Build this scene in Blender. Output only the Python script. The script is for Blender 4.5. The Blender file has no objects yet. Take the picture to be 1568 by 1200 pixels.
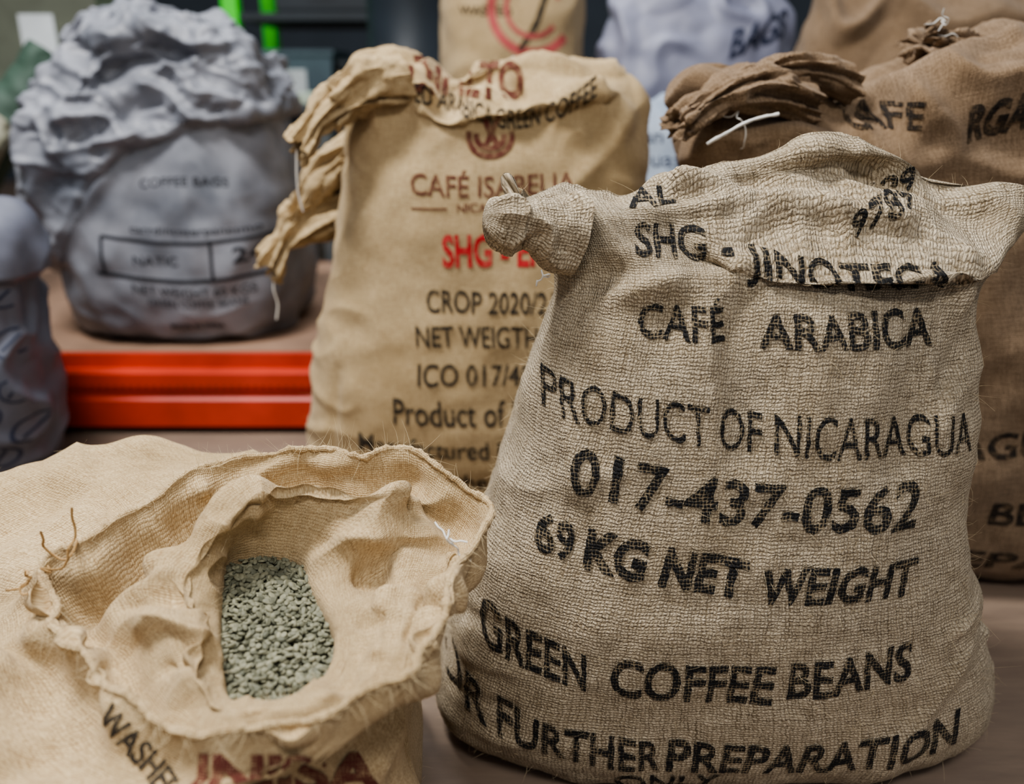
import bpy, bmesh, math, random, time
import numpy as np
from mathutils import Vector
from mathutils.bvhtree import BVHTree
random.seed(3); rng=np.random.RandomState(5)
scene=bpy.context.scene
COL=scene.collection
def relax(P,pin,m,n,frames=16,shrink=-.1,grav=.3,bend=.3,seed=0,stiff=15,amp=.002,smooth=1,gain=1):
    """real cloth buckling: expand the cloth against soft goals, keep the displacement"""
    M,N=P.shape[:2]
    ri=np.linspace(0,M-1,m); ci=np.linspace(0,N-1,n+1)[:-1]
    def samp(A):
        r0=np.floor(ri).astype(int); r1=np.minimum(r0+1,M-1); fr=(ri-r0).reshape(-1,1,*([1]*(A.ndim-2)))
        B=A[r0]*(1-fr)+A[r1]*fr
        c0=np.floor(ci).astype(int); c1=c0+1; fc=(ci-c0).reshape(1,-1,*([1]*(A.ndim-2)))
        return B[:,c0]*(1-fc)+B[:,c1]*fc
    Q=samp(P); W=samp(pin)
    V=(Q+amp*np.stack([perlin(Q*9,seed+200+k) for k in range(3)],-1)).reshape(-1,3)
    i=np.arange(m-1)[:,None]*n; j=np.arange(n)[None]; j2=(j+1)%n
    F=np.stack([i+j,i+j2,i+n+j2,i+n+j],-1).reshape(-1,4)
    me=bpy.data.meshes.new('c'); me.from_pydata([tuple(v) for v in V],[],[tuple(int(q) for q in f) for f in F]); me.update()
    ob=bpy.data.objects.new('c',me); COL.objects.link(ob)
    vg=ob.vertex_groups.new(name='pin')
    w=np.round(np.clip(W.ravel(),0,1),2)
    for val in np.unique(w):
        if val>0: vg.add([int(k) for k in np.nonzero(w==val)[0]],float(val),'REPLACE')
    md=ob.modifiers.new('cl','CLOTH'); s=md.settings
    s.quality=5; s.mass=.3; s.tension_stiffness=stiff; s.compression_stiffness=stiff; s.shear_stiffness=stiff*.5; s.bending_stiffness=bend
    s.tension_damping=5;s.compression_damping=5;s.shear_damping=5;s.bending_damping=.5; s.air_damping=2
    s.vertex_group_mass='pin'; s.pin_stiffness=1.0; s.shrink_min=shrink; s.effector_weights.gravity=grav
    md.collision_settings.use_collision=False
    md.point_cache.frame_start=1; md.point_cache.frame_end=frames+1
    for f in range(1,frames+1): scene.frame_set(f)
    ev=ob.evaluated_get(bpy.context.evaluated_depsgraph_get()); co=np.empty(m*n*3); ev.data.vertices.foreach_get('co',co)
    co=co.reshape(m,n,3); D=co-Q
    bpy.data.objects.remove(ob); scene.frame_set(1)
    if not np.isfinite(D).all(): return P
    for _ in range(smooth):
        D=(np.roll(D,1,1)+2*D+np.roll(D,-1,1))/4; E=np.concatenate([D[:1],D,D[-1:]]); D=(E[:-2]+2*E[1:-1]+E[2:])/4
    mag=np.linalg.norm(D,axis=-1)
    D=gain*D*np.minimum(1,.08/np.maximum(mag,1e-6))[...,None]
    return P+cr(cr(D,M,False,0),N,True,1)

# ------------------------------------------------------------ noise
_perm=rng.permutation(256); _perm=np.concatenate([_perm,_perm,_perm])
_g=rng.normal(size=(256,3)); _g/=np.linalg.norm(_g,axis=1)[:,None]
def perlin(p,seed=0):
    sh=p.shape[:-1]; p=p.reshape(-1,3)+seed*17.31
    i=np.floor(p).astype(int); f=p-i; i&=255
    u=f*f*f*(f*(f*6-15)+10); r=0
    for dx in(0,1):
        for dy in(0,1):
            for dz in(0,1):
                h=_perm[_perm[_perm[i[:,0]+dx]+i[:,1]+dy]+i[:,2]+dz]%256
                d=((f-[dx,dy,dz])*_g[h]).sum(1)
                w=(u[:,0] if dx else 1-u[:,0])*(u[:,1] if dy else 1-u[:,1])*(u[:,2] if dz else 1-u[:,2])
                r=r+d*w
    return (r*1.6).reshape(sh)
def fbm(p,seed=0,oc=3):
    r=0;a=1
    for k in range(oc): r=r+a*perlin(p*2**k,seed+k*3); a*=.5
    return r
def ridged(p,seed=0):
    q=p+.45*np.stack([perlin(p*.8,seed+11),perlin(p*.8,seed+12),perlin(p*.8,seed+13)],-1)
    return 1-np.minimum(1,np.abs(perlin(q,seed))*2.6)
def sstep(x,a,b):
    t=np.clip((x-a)/(b-a),0,1); return t*t*(3-2*t)

# ------------------------------------------------------------ grid tools
def cr(P,n,closed,axis):
    P=np.moveaxis(np.asarray(P,float),axis,0); m=len(P)
    if closed:
        t=np.linspace(0,m,n); i=np.floor(t).astype(int); f=t-i
        a,b,c,d=[P[(i+k)%m] for k in(-1,0,1,2)]
    else:
        t=np.linspace(0,m-1,n); i=np.minimum(np.floor(t).astype(int),m-2); f=t-i
        a,b,c,d=[P[np.clip(i+k,0,m-1)] for k in(-1,0,1,2)]
    f=f.reshape((-1,)+(1,)*(P.ndim-1))
    r=.5*(2*b+(c-a)*f+(2*a-5*b+4*c-d)*f**2+(3*b-a-3*c+d)*f**3)
    return np.moveaxis(r,0,axis)
def normals(P,closed=True):
    if closed:
        Q=np.concatenate([P[:,-2:-1],P,P[:,1:2]],1)
        du=(Q[:,2:]-Q[:,:-2])
    else: du=np.gradient(P,axis=1)
    dv=np.gradient(P,axis=0)
    n=np.cross(du,dv); l=np.linalg.norm(n,axis=-1,keepdims=True)
    return n/np.maximum(l,1e-9)
def disp(P,d,closed=True): return P+normals(P,closed)*d[...,None]
def seal(P):
    """sew front and back panels together along the top edge"""
    for k,w in ((1,1.0),(2,.85),(3,.6),(4,.3)):
        A=(P[-k]+P[-k][::-1])/2; P[-k]=P[-k]*(1-w)+A*w
    return P
def segdist(P,A,B):
    A=np.array(A,float);B=np.array(B,float); ab=B-A
    t=np.clip(((P-A)@ab)/(ab@ab),0,1)
    return np.linalg.norm(P-(A+t[...,None]*ab),axis=-1),t
def folds(P,L):
    d=np.zeros(P.shape[:-1])
    for A,B,w,a in L:
        s,t=segdist(P,A,B); d+=a*np.exp(-(s/w)**2)
    return d
def mk(name,verts,faces,mat,parent=None,smooth=True,uv=None):
    me=bpy.data.meshes.new(name); me.from_pydata([tuple(v) for v in verts],[],[tuple(int(k) for k in f) for f in faces]); me.update()
    if uv is not None:
        l=me.uv_layers.new(name='UVMap'); idx=np.empty(len(me.loops),int); me.loops.foreach_get('vertex_index',idx)
        l.data.foreach_set('uv',np.asarray(uv,dtype=np.float32)[idx].ravel())
    if smooth: me.polygons.foreach_set('use_smooth',[True]*len(me.polygons))
    if mat: me.materials.append(mat)
    ob=bpy.data.objects.new(name,me); COL.objects.link(ob)
    if parent: ob.parent=parent
    return ob
def empty(name,loc=(0,0,0)):
    o=bpy.data.objects.new(name,None); COL.objects.link(o); o.empty_display_size=.05; return o
def gfaces(M,N):
    i=np.arange(M-1)[:,None]*N+np.arange(N-1)[None]; i=i.ravel()
    return np.stack([i,i+1,i+N+1,i+N],1)
def gridobj(name,P,mat,parent=None):
    M,N=P.shape[:2]
    du=np.linalg.norm(np.diff(P,axis=1),axis=-1); k=M//3
    us=np.concatenate([[0],np.cumsum(du[k:2*k].mean(0))])
    dv=np.linalg.norm(np.diff(P,axis=0),axis=-1)
    vs=np.concatenate([[0],np.cumsum(dv.mean(1))])
    uv=np.stack(np.broadcast_arrays(us[None,:],vs[:,None]),-1).reshape(-1,2)
    V=P.reshape(-1,3); F=gfaces(M,N)
    ob=mk(name,V,F,mat,parent,True,uv)
    bv=BVHTree.FromPolygons([tuple(v) for v in V],[tuple(int(q) for q in f) for f in F])
    return ob,bv

# ------------------------------------------------------------ materials
def srgb(r,g,b):
    f=lambda c:((c/255+.055)/1.055)**2.4 if c>10 else c/255/12.92
    return (f(r),f(g),f(b),1)
class NT:
    def __init__(s,name):
        s.m=bpy.data.materials.new(name); s.m.use_nodes=True; s.t=s.m.node_tree; s.b=s.t.nodes['Principled BSDF']
    def n(s,k): return s.t.nodes.new(k)
    def l(s,a,b): s.t.links.new(a,b)
    def set(s,inp,v):
        if isinstance(v,bpy.types.NodeSocket): s.l(v,inp)
        else: inp.default_value=v
    def M(s,op,a,b=0.0,c=None):
        x=s.n('ShaderNodeMath'); x.operation=op; s.set(x.inputs[0],a); s.set(x.inputs[1],b)
        if c is not None: s.set(x.inputs[2],c)
        return x.outputs[0]
    def V(s,op,a,b):
        x=s.n('ShaderNodeVectorMath'); x.operation=op; s.set(x.inputs[0],a); s.set(x.inputs[1],b); return x.outputs[0]
    def mix(s,f,a,b,bl='MIX'):
        x=s.n('ShaderNodeMix'); x.data_type='RGBA'; x.blend_type=bl
        s.set(x.inputs[0],f); s.set(x.inputs[6],a); s.set(x.inputs[7],b); return x.outputs[2]
    def noise(s,vec,sc,det=2,rough=.5,out=0):
        x=s.n('ShaderNodeTexNoise'); x.inputs['Scale'].default_value=sc; x.inputs['Detail'].default_value=det; x.inputs['Roughness'].default_value=rough
        if vec is not None: s.l(vec,x.inputs['Vector'])
        return x.outputs[out]
    def rng(s,v,a,b,c=0.,d=1.):
        x=s.n('ShaderNodeMapRange'); s.l(v,x.inputs[0])
        for k,q in zip((1,2,3,4),(a,b,c,d)): x.inputs[k].default_value=q
        return x.outputs[0]
    def bump(s,h,st,dist):
        x=s.n('ShaderNodeBump'); x.inputs['Strength'].default_value=st; x.inputs['Distance'].default_value=dist; s.l(h,x.inputs['Height']); s.l(x.outputs[0],s.b.inputs['Normal'])
def weave(T,pitch,irr=.5):
    tc=T.n('ShaderNodeTexCoord'); uv=tc.outputs['UV']
    nz=T.noise(uv,60,2,.75,1); nz=T.V('SUBTRACT',nz,(.5,.5,.5)); 
    sc=T.n('ShaderNodeVectorMath'); sc.operation='SCALE'; T.l(nz,sc.inputs[0]); sc.inputs['Scale'].default_value=pitch*4.0*irr
    w=T.V('ADD',uv,sc.outputs[0])
    sc=T.n('ShaderNodeVectorMath'); sc.operation='SCALE'; T.l(w,sc.inputs[0]); sc.inputs['Scale'].default_value=1/pitch
    sp=T.n('ShaderNodeSeparateXYZ'); T.l(sc.outputs[0],sp.inputs[0]); u,v=sp.outputs[0],sp.outputs[1]
    su=T.M('SINE',T.M('MULTIPLY',u,math.pi)); sv=T.M('SINE',T.M('MULTIPLY',v,math.pi))
    A=T.M('ABSOLUTE',su);B=T.M('ABSOLUTE',sv); S=T.M('MULTIPLY',su,sv)
    f=T.rng(S,-.25,.25)
    hA=T.M('MULTIPLY',A,T.M('MULTIPLY_ADD',B,.5,.5)); hB=T.M('MULTIPLY',B,T.M('MULTIPLY_ADD',A,.5,.5))
    h=T.M('ADD',T.M('MULTIPLY',hA,f),T.M('MULTIPLY',hB,T.M('SUBTRACT',1.0,f)))
    c1=T.n('ShaderNodeCombineXYZ'); T.l(T.M('MULTIPLY',u,.9),c1.inputs[0]); T.l(T.M('MULTIPLY',v,.10),c1.inputs[1])
    c2=T.n('ShaderNodeCombineXYZ'); T.l(T.M('MULTIPLY',u,.10),c2.inputs[0]); T.l(T.M('MULTIPLY',v,.9),c2.inputs[1]); c2.inputs[2].default_value=7
    n1=T.noise(c1.outputs[0],1,1); n2=T.noise(c2.outputs[0],1,1)
    th=T.M('ADD',T.M('MULTIPLY',n1,f),T.M('MULTIPLY',n2,T.M('SUBTRACT',1.0,f)))
    return uv,h,th
def burlap(name,light,dark,pitch=.003,bump=.6,stain=.35,hw=.5):
    T=NT(name); uv,h,th=weave(T,pitch)
    g=T.n('ShaderNodeNewGeometry'); pos=g.outputs['Position']
    fib=T.rng(T.noise(uv,420,2,.8),.35,.7)
    hs=T.M('POWER',h,.6)
    k=T.M('ADD',T.M('MULTIPLY',hs,hw),T.M('MULTIPLY',T.rng(th,.3,.7),1-hw))
    k=T.M('ADD',k,T.M('MULTIPLY',T.M('SUBTRACT',fib,.5),.5))
    c=T.mix(T.rng(k,.1,.95),dark,light)
    big=T.rng(T.noise(pos,6,4,.65),.38,.68)
    d2=tuple(list(np.array(light[:3])*np.array([.48,.42,.33]))+[1])
    c=T.mix(T.M('MULTIPLY',big,stain),c,d2)
    T.l(c,T.b.inputs['Base Color']); T.b.inputs['Roughness'].default_value=.95
    T.b.inputs['Specular IOR Level'].default_value=.12
    T.b.inputs['Sheen Weight'].default_value=.10; T.b.inputs['Sheen Roughness'].default_value=.5
    T.bump(T.M('ADD',h,T.M('ADD',T.M('MULTIPLY',th,.8),T.M('MULTIPLY',fib,.5))),bump,pitch*.5)
    return T.m
def ink(name,col,cloth,pitch=.003,wear=.5,bump=.6):
    T=NT(name); uv,h,th=weave(T,pitch)
    n=T.noise(uv,60,3,.7); fib=T.noise(uv,420,2,.8)
    w=T.M('ADD',T.M('MULTIPLY',T.M('SUBTRACT',1.0,h),.35),T.M('ADD',T.M('MULTIPLY',n,.95),T.M('MULTIPLY',fib,.35)))
    f=T.rng(w,1.05-.38*wear,1.30-.38*wear,0.03,.9)
    c=T.mix(f,col,cloth)
    T.l(c,T.b.inputs['Base Color']); T.b.inputs['Roughness'].default_value=.9; T.b.inputs['Specular IOR Level'].default_value=.15
    T.bump(h,bump,pitch*.5); return T.m
def plain(name,col,rough=.6,var=.15,sc=8,metal=0,bmp=0):
    T=NT(name); g=T.n('ShaderNodeNewGeometry'); nz=T.rng(T.noise(g.outputs['Position'],sc,3,.6),.3,.7)
    c=T.mix(nz,tuple(list(np.array(col[:3])*(1-var))+[1]),tuple(list(np.minimum(1,np.array(col[:3])*(1+var)))+[1]))
    T.l(c,T.b.inputs['Base Color']); T.b.inputs['Roughness'].default_value=rough; T.b.inputs['Metallic'].default_value=metal
    return T.m

m_front=burlap('burlap_coarse',srgb(215,200,174),srgb(108,92,69),.0038,1.0,.30)
m_isa=burlap('burlap_fine_tan',srgb(206,185,148),srgb(146,122,88),.0022,.4,.42)
m_open=burlap('burlap_golden',srgb(212,190,152),srgb(148,122,87),.0024,.6,.38)
m_brown=burlap('burlap_brown',srgb(158,136,112),srgb(90,73,56),.003,.5,.5)
BLK=srgb(24,27,32)
i_front=ink('ink_black',BLK,srgb(150,135,110),.0038,.62,.9)
i_isa=ink('ink_black_fine',srgb(40,38,38),srgb(180,158,120),.0022,.4,.4)
i_mar=ink('ink_maroon',srgb(92,46,42),srgb(180,158,120),.0022,.5,.4)
i_faint=ink('ink_brown_faint',srgb(130,100,76),srgb(196,172,134),.0022,.8,.4)
i_red=ink('ink_red',srgb(180,34,46),srgb(205,160,130),.0022,.4,.4)
i_brn=ink('ink_black_brown',srgb(34,32,32),srgb(150,125,95),.003,.5,.5)
def plastic(name,a,b):
    T=NT(name); g=T.n('ShaderNodeNewGeometry')
    n=T.rng(T.noise(g.outputs['Position'],5,4,.6),.3,.7)
    T.l(T.mix(n,a,b),T.b.inputs['Base Color']); T.b.inputs['Roughness'].default_value=.5
    return T.m
m_grey=plastic('woven_poly_grey',srgb(86,90,99),srgb(140,142,150))
m_grey2=plastic('woven_poly_lilac',srgb(104,107,126),srgb(144,146,164))
m_blue=plastic('woven_poly_pale_blue',srgb(138,152,170),srgb(168,180,196))
m_dgrey=plastic('woven_poly_slate',srgb(70,74,86),srgb(104,107,120))
i_grey=plain('print_charcoal',srgb(30,32,40),.7)
i_blue=plain('print_navy',srgb(34,42,66),.7)
m_string=plain('cotton_string',srgb(226,224,218),.9)

# ------------------------------------------------------------ print projection
def text_geo(s,bold=0.0,maxe=.1):
    cu=bpy.data.curves.new('t','FONT'); cu.body=s; cu.offset=bold; cu.resolution_u=4
    ob=bpy.data.objects.new('t',cu); COL.objects.link(ob); bpy.context.view_layer.update()
    me=bpy.data.meshes.new_from_object(ob.evaluated_get(bpy.context.evaluated_depsgraph_get()))
    bpy.data.objects.remove(ob)
    return me
def refine(me,L,sx,sy):
    bm=bmesh.new(); bm.from_mesh(me)
    for v in bm.verts: v.co=Vector((v.co.x*sx,v.co.y*sy,0))
    bmesh.ops.triangulate(bm,faces=bm.faces[:])
    for k in range(7):
        es=[e for e in bm.edges if e.calc_length()>L]
        if not es: break
        bmesh.ops.subdivide_edges(bm,edges=es,cuts=1); bmesh.ops.triangulate(bm,faces=[f for f in bm.faces if len(f.verts)>3])
    bm.verts.index_update()
    V=np.array([v.co[:] for v in bm.verts]); F=[[v.index for v in f.verts] for f in bm.faces]; bm.free(); return V,F
def project(name,V2,F,bv,mat,parent,O=(0,-1,0),ex=(1,0,0),ey=(0,0,1),d=(0,1,0),off=.0011,scale=1):
    O=Vector(O);ex=Vector(ex);ey=Vector(ey);d=Vector(d).normalized()
    pts=[];ok=[]
    for x,y in V2:
        o=O+ex*float(x)+ey*float(y); h,n,i,dist=bv.ray_cast(o,d)
        if h is None: pts.append(o);ok.append(False); continue
        if n.dot(d)>0: n=-n
        pts.append(h+n*off-d*off*.4); ok.append(True)
    FF=[]
    for f in F:
        if not all(ok[k] for k in f): continue
        if max((pts[f[a]]-pts[f[a-1]]).length for a in range(len(f)))>.02*scale: continue
        FF.append(f)
    if not FF: return None
    used=sorted({k for f in FF for k in f}); mp={k:i for i,k in enumerate(used)}
    return mk(name,[pts[k] for k in used],[[mp[k] for k in f] for f in FF],mat,parent,True,np.asarray(V2)[used])
def text(s,x0,x1,h,zs,bv,mat,parent,bold=0.0,shear=0,name=None,rough=0,**k):
    me=text_geo(s,bold)
    if not len(me.vertices): return
    co=np.array([v.co[:] for v in me.vertices]); a,b=co[:,0].min(),co[:,0].max()
    sx=(x1-x0)/(b-a); sy=h/.69
    for v in me.vertices: v.co.x-=a
    V,F=refine(me,max(.005,h*.12),sx,sy); bpy.data.meshes.remove(me)
    X=V[:,0]+x0+shear*V[:,1]; t=np.linspace(0,1,len(zs))
    tt=np.clip(V[:,0]/(x1-x0),0,1)
    if len(zs)==3: base=zs[0]*(1-tt)*(1-2*tt)+zs[1]*4*tt*(1-tt)+zs[2]*tt*(2*tt-1)
    else: base=np.interp(tt,t,zs)
    Z=V[:,1]+base
    if rough:
        q=np.stack([X*130,Z*130,0*X],-1); X=X+rough*perlin(q,3); Z=Z+rough*perlin(q,4)
        q=np.stack([X*16,Z*16,0*X+5],-1); X=X+rough*2*perlin(q,3); Z=Z+rough*2*perlin(q,4)
    return project(name or 'print_'+''.join(c if c.isalnum() else '_' for c in s.lower()),np.stack([X,Z],1),F,bv,mat,parent,**k)
def stripe(pts,w,bv,mat,parent,name='print_line',**k):
    pts=np.array(pts,float); n=max(2,int(np.sum(np.linalg.norm(np.diff(pts,axis=0),axis=1))/.006))
    P=cr(pts,n,False,0) if len(pts)>2 else np.linspace(pts[0],pts[-1],n)
    T=np.gradient(P,axis=0); T/=np.linalg.norm(T,axis=1)[:,None]; Nn=np.stack([-T[:,1],T[:,0]],1)
    V=np.concatenate([P-Nn*w/2,P+Nn*w/2]); F=[[i,i+1,n+i+1,n+i] for i in range(n-1)]
    return project(name,V,F,bv,mat,parent,**k)

# ------------------------------------------------------------ tube / string
def tube(name,pts,r,mat,parent=None,seg=8,n=None,closed=False,jit=0):
    pts=np.array(pts,float); n=n or len(pts)*8
    P=cr(pts,n,closed,0) if len(pts)>2 else np.linspace(pts[0],pts[1],n)
    R=np.interp(np.linspace(0,1,n),np.linspace(0,1,len(np.atleast_1d(r))),np.atleast_1d(r)) if np.ndim(r) else np.full(n,r)
    T=np.gradient(P,axis=0); T/=np.linalg.norm(T,axis=1)[:,None]+1e-9
    up=np.array([0.13,.21,.97]); A=np.cross(T,up); A/=np.linalg.norm(A,axis=1)[:,None]+1e-9; B=np.cross(T,A)
    th=np.linspace(0,2*np.pi,seg+1)
    G=P[:,None]+R[:,None,None]*(A[:,None]*np.cos(th)[None,:,None]+B[:,None]*np.sin(th)[None,:,None])
    if jit: G=disp(G,fbm(G*(120 if jit<.005 else 14),3)*jit)
    ob,bv=gridobj(name,G,mat,parent); return ob
def ear(name,base,tip,r0,r1,mat,parent,pleats=7,flat=.55,seed=0,flare=1.3,neck=.75,bend=0,n_up=(0,0,1),amp=.16,dome=False):
    """gathered sack corner: pleated tapering tube with a crumpled, tucked-in tip"""
    b=np.array(base,float);t=np.array(tip,float);ax=t-b;L=np.linalg.norm(ax);ax/=L
    up=np.array(n_up,float);A=np.cross(ax,up);A/=np.linalg.norm(A);B=np.cross(A,ax)
    M,N=90,161; s=np.linspace(0,1.25,M)[:,None]; th=np.linspace(0,2*np.pi,N)[None]
    ss=np.minimum(s,1); prof=np.interp(ss,[0,.25,.6,neck,.9,1],[r0,(r0*.8+r1*.2),r0*.45+r1*.55,r1,r1*1.1*flare**.5,r1*flare])
    e=np.clip((s-1)/.25,0,1)
    if dome: fin=np.sqrt(np.maximum(0,1-e**2))+1e-3; along=ss*L+e*r1*.9
    else: fin=1-e*.85; along=np.where(s>1,1-(s-1)*.45,s)*L
    prof=prof*fin
    k=pleats/4.0
    q=np.stack(np.broadcast_arrays(np.cos(th)*k,np.sin(th)*k,ss*1.4+seed*3.3),-1)
    pl=1+amp*(1+ss)*(ridged(q,seed)-.55)*1.5+amp*.8*perlin(q*.7,seed+5)
    rad=prof*pl
    cen=b+ax*along[...,None]+B*(bend*np.sin(np.minimum(s,1)*np.pi))[...,None]
    P=cen+A*(rad*np.cos(th))[...,None]+B*(rad*np.sin(th)*flat)[...,None]
    if not dome: P=P+ax*(.02*perlin(np.stack(np.broadcast_arrays(np.cos(th)*2.2,np.sin(th)*2.2,ss*0+seed),-1),seed)*ss**3)[...,None]
    P=disp(P,fbm(P*28,seed,3)*(.003 if dome else .005))
    return gridobj(name,P,mat,parent)
def loose_string(base,parent,seed,n=3,L=.04,r=.0009,mat=None):
    q=np.random.RandomState(seed); b=np.array(base,float)
    for k in range(n):
        pts=[b]; d=q.normal(size=3); d/=np.linalg.norm(d)
        for j in range(5): d=d+q.normal(size=3)*.7; d/=np.linalg.norm(d); pts.append(pts[-1]+d*L/5)
        tube('string_%d'%k,pts,r,mat or m_string,parent,6,30)
m_fib=plain('jute_fibre',srgb(214,196,160),.9)
def fuzz(P,parent,n,seed,L=.012,r=.00016,rows=None,name='stray_fibres',bias=(0,0,0)):
    """stray jute hairs, one mesh per sack"""
    q=np.random.RandomState(seed); M,N=P.shape[:2]; nn=normals(P); V=[];F=[]; bias=np.array(bias,float)
    lo,hi=rows or (4,M-4)
    for k in range(n):
        i=q.randint(lo,hi);j=q.randint(0,N-1); p=P[i,j]
        d=nn[i,j]*q.uniform(.2,.9)+q.normal(size=3)*.6+bias; d/=np.linalg.norm(d); l=L*q.uniform(.4,1.4)
        c=q.normal(size=3)*.5; pts=[p+d*l*s+c*l*s*s for s in(0,.33,.66,1)]
        a=np.cross(d,[.3,.5,.8]); a/=np.linalg.norm(a); b=np.cross(d,a); o=len(V)
        for m_,pp in enumerate(pts):
            rr=r*(1-.25*m_)
            for w in range(3): V.append(pp+rr*(a*math.cos(w*2.094)+b*math.sin(w*2.094)))
        for m_ in range(3):
            for w in range(3): F.append((o+m_*3+w,o+m_*3+(w+1)%3,o+m_*3+3+(w+1)%3,o+m_*3+3+w))
    V=np.array(V); V[:,2]=np.maximum(V[:,2],.0005)
    mk(name,V,F,m_fib,parent)

# ------------------------------------------------------------ standing sack
def sack_grid(keys,M=260,N=361,e=.72,z0=None):
    K=np.array(keys,float) # z,xl,xr,yf,yb
    f=K[0]; cx=(f[1]+f[2])/2; cy=(f[3]+f[4])/2
    def sc(k,dz=0): return [f[0]+dz,cx+(f[1]-cx)*k,cx+(f[2]-cx)*k,cy+(f[3]-cy)*k,cy+(f[4]-cy)*k]
    K=np.concatenate([[sc(.02,.004),sc(.5,.002)],K])
    dl=np.sqrt(np.diff(K[:,0])**2+np.diff(K[:,1])**2*.3+np.diff(K[:,3])**2*.7+1e-6); c=np.concatenate([[0],np.cumsum(dl)]); c/=c[-1]
    Ks=cr(K,1200,False,0); cs=np.interp(np.linspace(0,len(K)-1,1200),np.arange(len(K)),c)
    t=np.linspace(0,1,M); K2=np.stack([np.interp(t,cs,Ks[:,j]) for j in range(5)],1)
    ph=np.linspace(0,2*np.pi,4001); cX=-np.sign(np.cos(ph))*np.abs(np.cos(ph))**e; sY=-np.sign(np.sin(ph))*np.abs(np.sin(ph))**e
    ds=np.sqrt(np.diff(cX*1.0)**2+np.diff(sY*.6)**2); cc=np.concatenate([[0],np.cumsum(ds)]);cc/=cc[-1]
    u=np.linspace(0,1,N); X=np.interp(u,cc,cX);Y=np.interp(u,cc,sY)
    z,xl,xr,yf,yb=[K2[:,j][:,None] for j in range(5)]
    P=np.stack([ (xl+xr)/2+(xr-xl)/2*X, (yf+yb)/2+(yb-yf)/2*Y, z+0*X],-1)
    return P,t
def clampz(P,z): P[...,2]=np.maximum(P[...,2],z); return P
def endpin(W,a=3,b=3): W=W.copy(); W[:a]=1; W[-b:]=np.maximum(W[-b:],.5); return W

# ============================================================ FRONT SACK
fs=empty('burlap_coffee_sack')
keys=[(0.0,-.05,.55,.80,1.08),(.02,-.085,.600,.765,1.10),(.07,-.095,.612,.742,1.12),(.14,-.08,.585,.735,1.13),(.22,-.058,.548,.735,1.13),(.33,-.022,.523,.755,1.12),(.42,.006,.515,.775,1.11),
(.50,.028,.513,.80,1.10),(.56,.042,.515,.825,1.08),(.595,.042,.525,.845,1.06),(.625,.03,.545,.87,1.03),(.65,.01,.57,.90,1.0),(.668,-.0,.575,.930,.968),(.675,.0,.57,.948,.950)]
P,t=sack_grid(keys,310,401)
x=P[...,0];y=P[...,1];z=P[...,2].copy()
front=sstep(-(y-.93),-.02,.04)
rise=np.interp(x,[-.05,.06,.12,.17,.22,.30,.34,.40,.46,.52,.57],[-.004,-.002,-.006,.010,.022,.050,.050,.042,.020,.012,-.004])
P[...,2]+=rise*sstep(z,.61,.675)
win=sstep(x,.17,.27)*(1-sstep(x,.46,.53)); z=P[...,2].copy()
zf=.617-.012*np.sin((x-.2)*9)
lipb=np.exp(-((z-zf-.018)/.014)**2)*win*front
P[...,1]-=.042*lipb; P[...,2]-=.026*lipb
P[...,1]+=.026*win*np.exp(-((z-zf+.004)/.008)**2)*front
P[...,1]+=.034*win*np.exp(-((z-.690)/.020)**2)*front
W=.85-.65*sstep(P[...,2],.46,.64); W=endpin(W)
P=relax(P,W,46,66,15,-.06,.25,3.5,seed=1)
x=P[...,0];y=P[...,1];z=P[...,2]
up_=sstep(z,.60,.65)
d=.007*fbm(P*[5,5,6],1)+.0018*fbm(P*22,2,2)
d+=.010*(ridged(P*[9,9,2.6],4)-.5)*sstep(z,.30,.60)*(1-.5*up_)
# soft diagonal creases
Pd=np.stack([(x*.8+z*.6)*3.2,y*3,(z*.8-x*.6)*8],-1)
d+=.008*(ridged(Pd,7)-.5)*sstep(np.abs(x-.24),.08,.24)
d+=.015*(ridged(P*[9,9,12],15)-.5)*up_
for k,zz in enumerate([.10,.135,.165,.20,.235,.27,.31]):
    d+=folds(P,[((.45+.01*k,.78,zz-.016),(.58,.86,zz+.012),.009,.009*(-1)**k)])
for k,zz in enumerate([.05,.09,.14,.19,.26]):
    d+=folds(P,[((-.10+.03*(zz>.15),.86,zz),(.0,.77,zz+.03),.011,.006*(-1)**k)])
d+=folds(P,[((.055,.85,.595),(.095,.85,.60),.018,-.024),((.06,.84,.57),(.22,.84,.605),.014,.014),((.12,.86,.645),(.24,.86,.632),.012,-.014),
 ((.18,.92,.68),(.40,.88,.645),.012,.018),((.30,.95,.71),(.50,.90,.66),.012,-.018),((.46,.86,.61),(.50,.80,.45),.014,.016),((.50,.86,.58),(.44,.80,.47),.014,-.014),((.53,.88,.62),(.46,.80,.53),.014,.016),((.04,.83,.52),(.07,.80,.38),.016,.010),((.07,.83,.54),(.10,.79,.42),.014,-.007),
 ((.43,.83,.58),(.40,.79,.42),.025,-.010),((.22,.82,.57),(.24,.78,.44),.03,-.009),((.30,.82,.57),(.31,.78,.46),.022,.007),((.10,.88,.66),(.24,.90,.66),.012,.016)])
P=seal(clampz(disp(P,d),.001))
body,bv=gridobj('sack_body',P,m_front,fs)
fuzz(P,fs,3200,1,.012,.00018)
ear('corner_ear',(.065,.895,.630),(-.004,.872,.648),.044,.029,m_front,fs,2.6,.98,1,1.0,amp=.14,neck=.85,dome=True)
loose_string((.03,.86,.60),fs,4,2,.03)
def T1(*a,**k): return text(*a,bv=bv,mat=i_front,parent=fs,rough=.0014,**k)
T1('SHG -',.126,.222,.029,[.617,.609],bold=.02)
T1('JINOTEGA',.235,.44,.026,[.598,.584,.584],bold=.02)
T1('CAF\u00c9',.128,.213,.032,[.537,.537],bold=.015)
T1('ARABICA',.248,.429,.033,[.530,.530],bold=.02)
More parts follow.
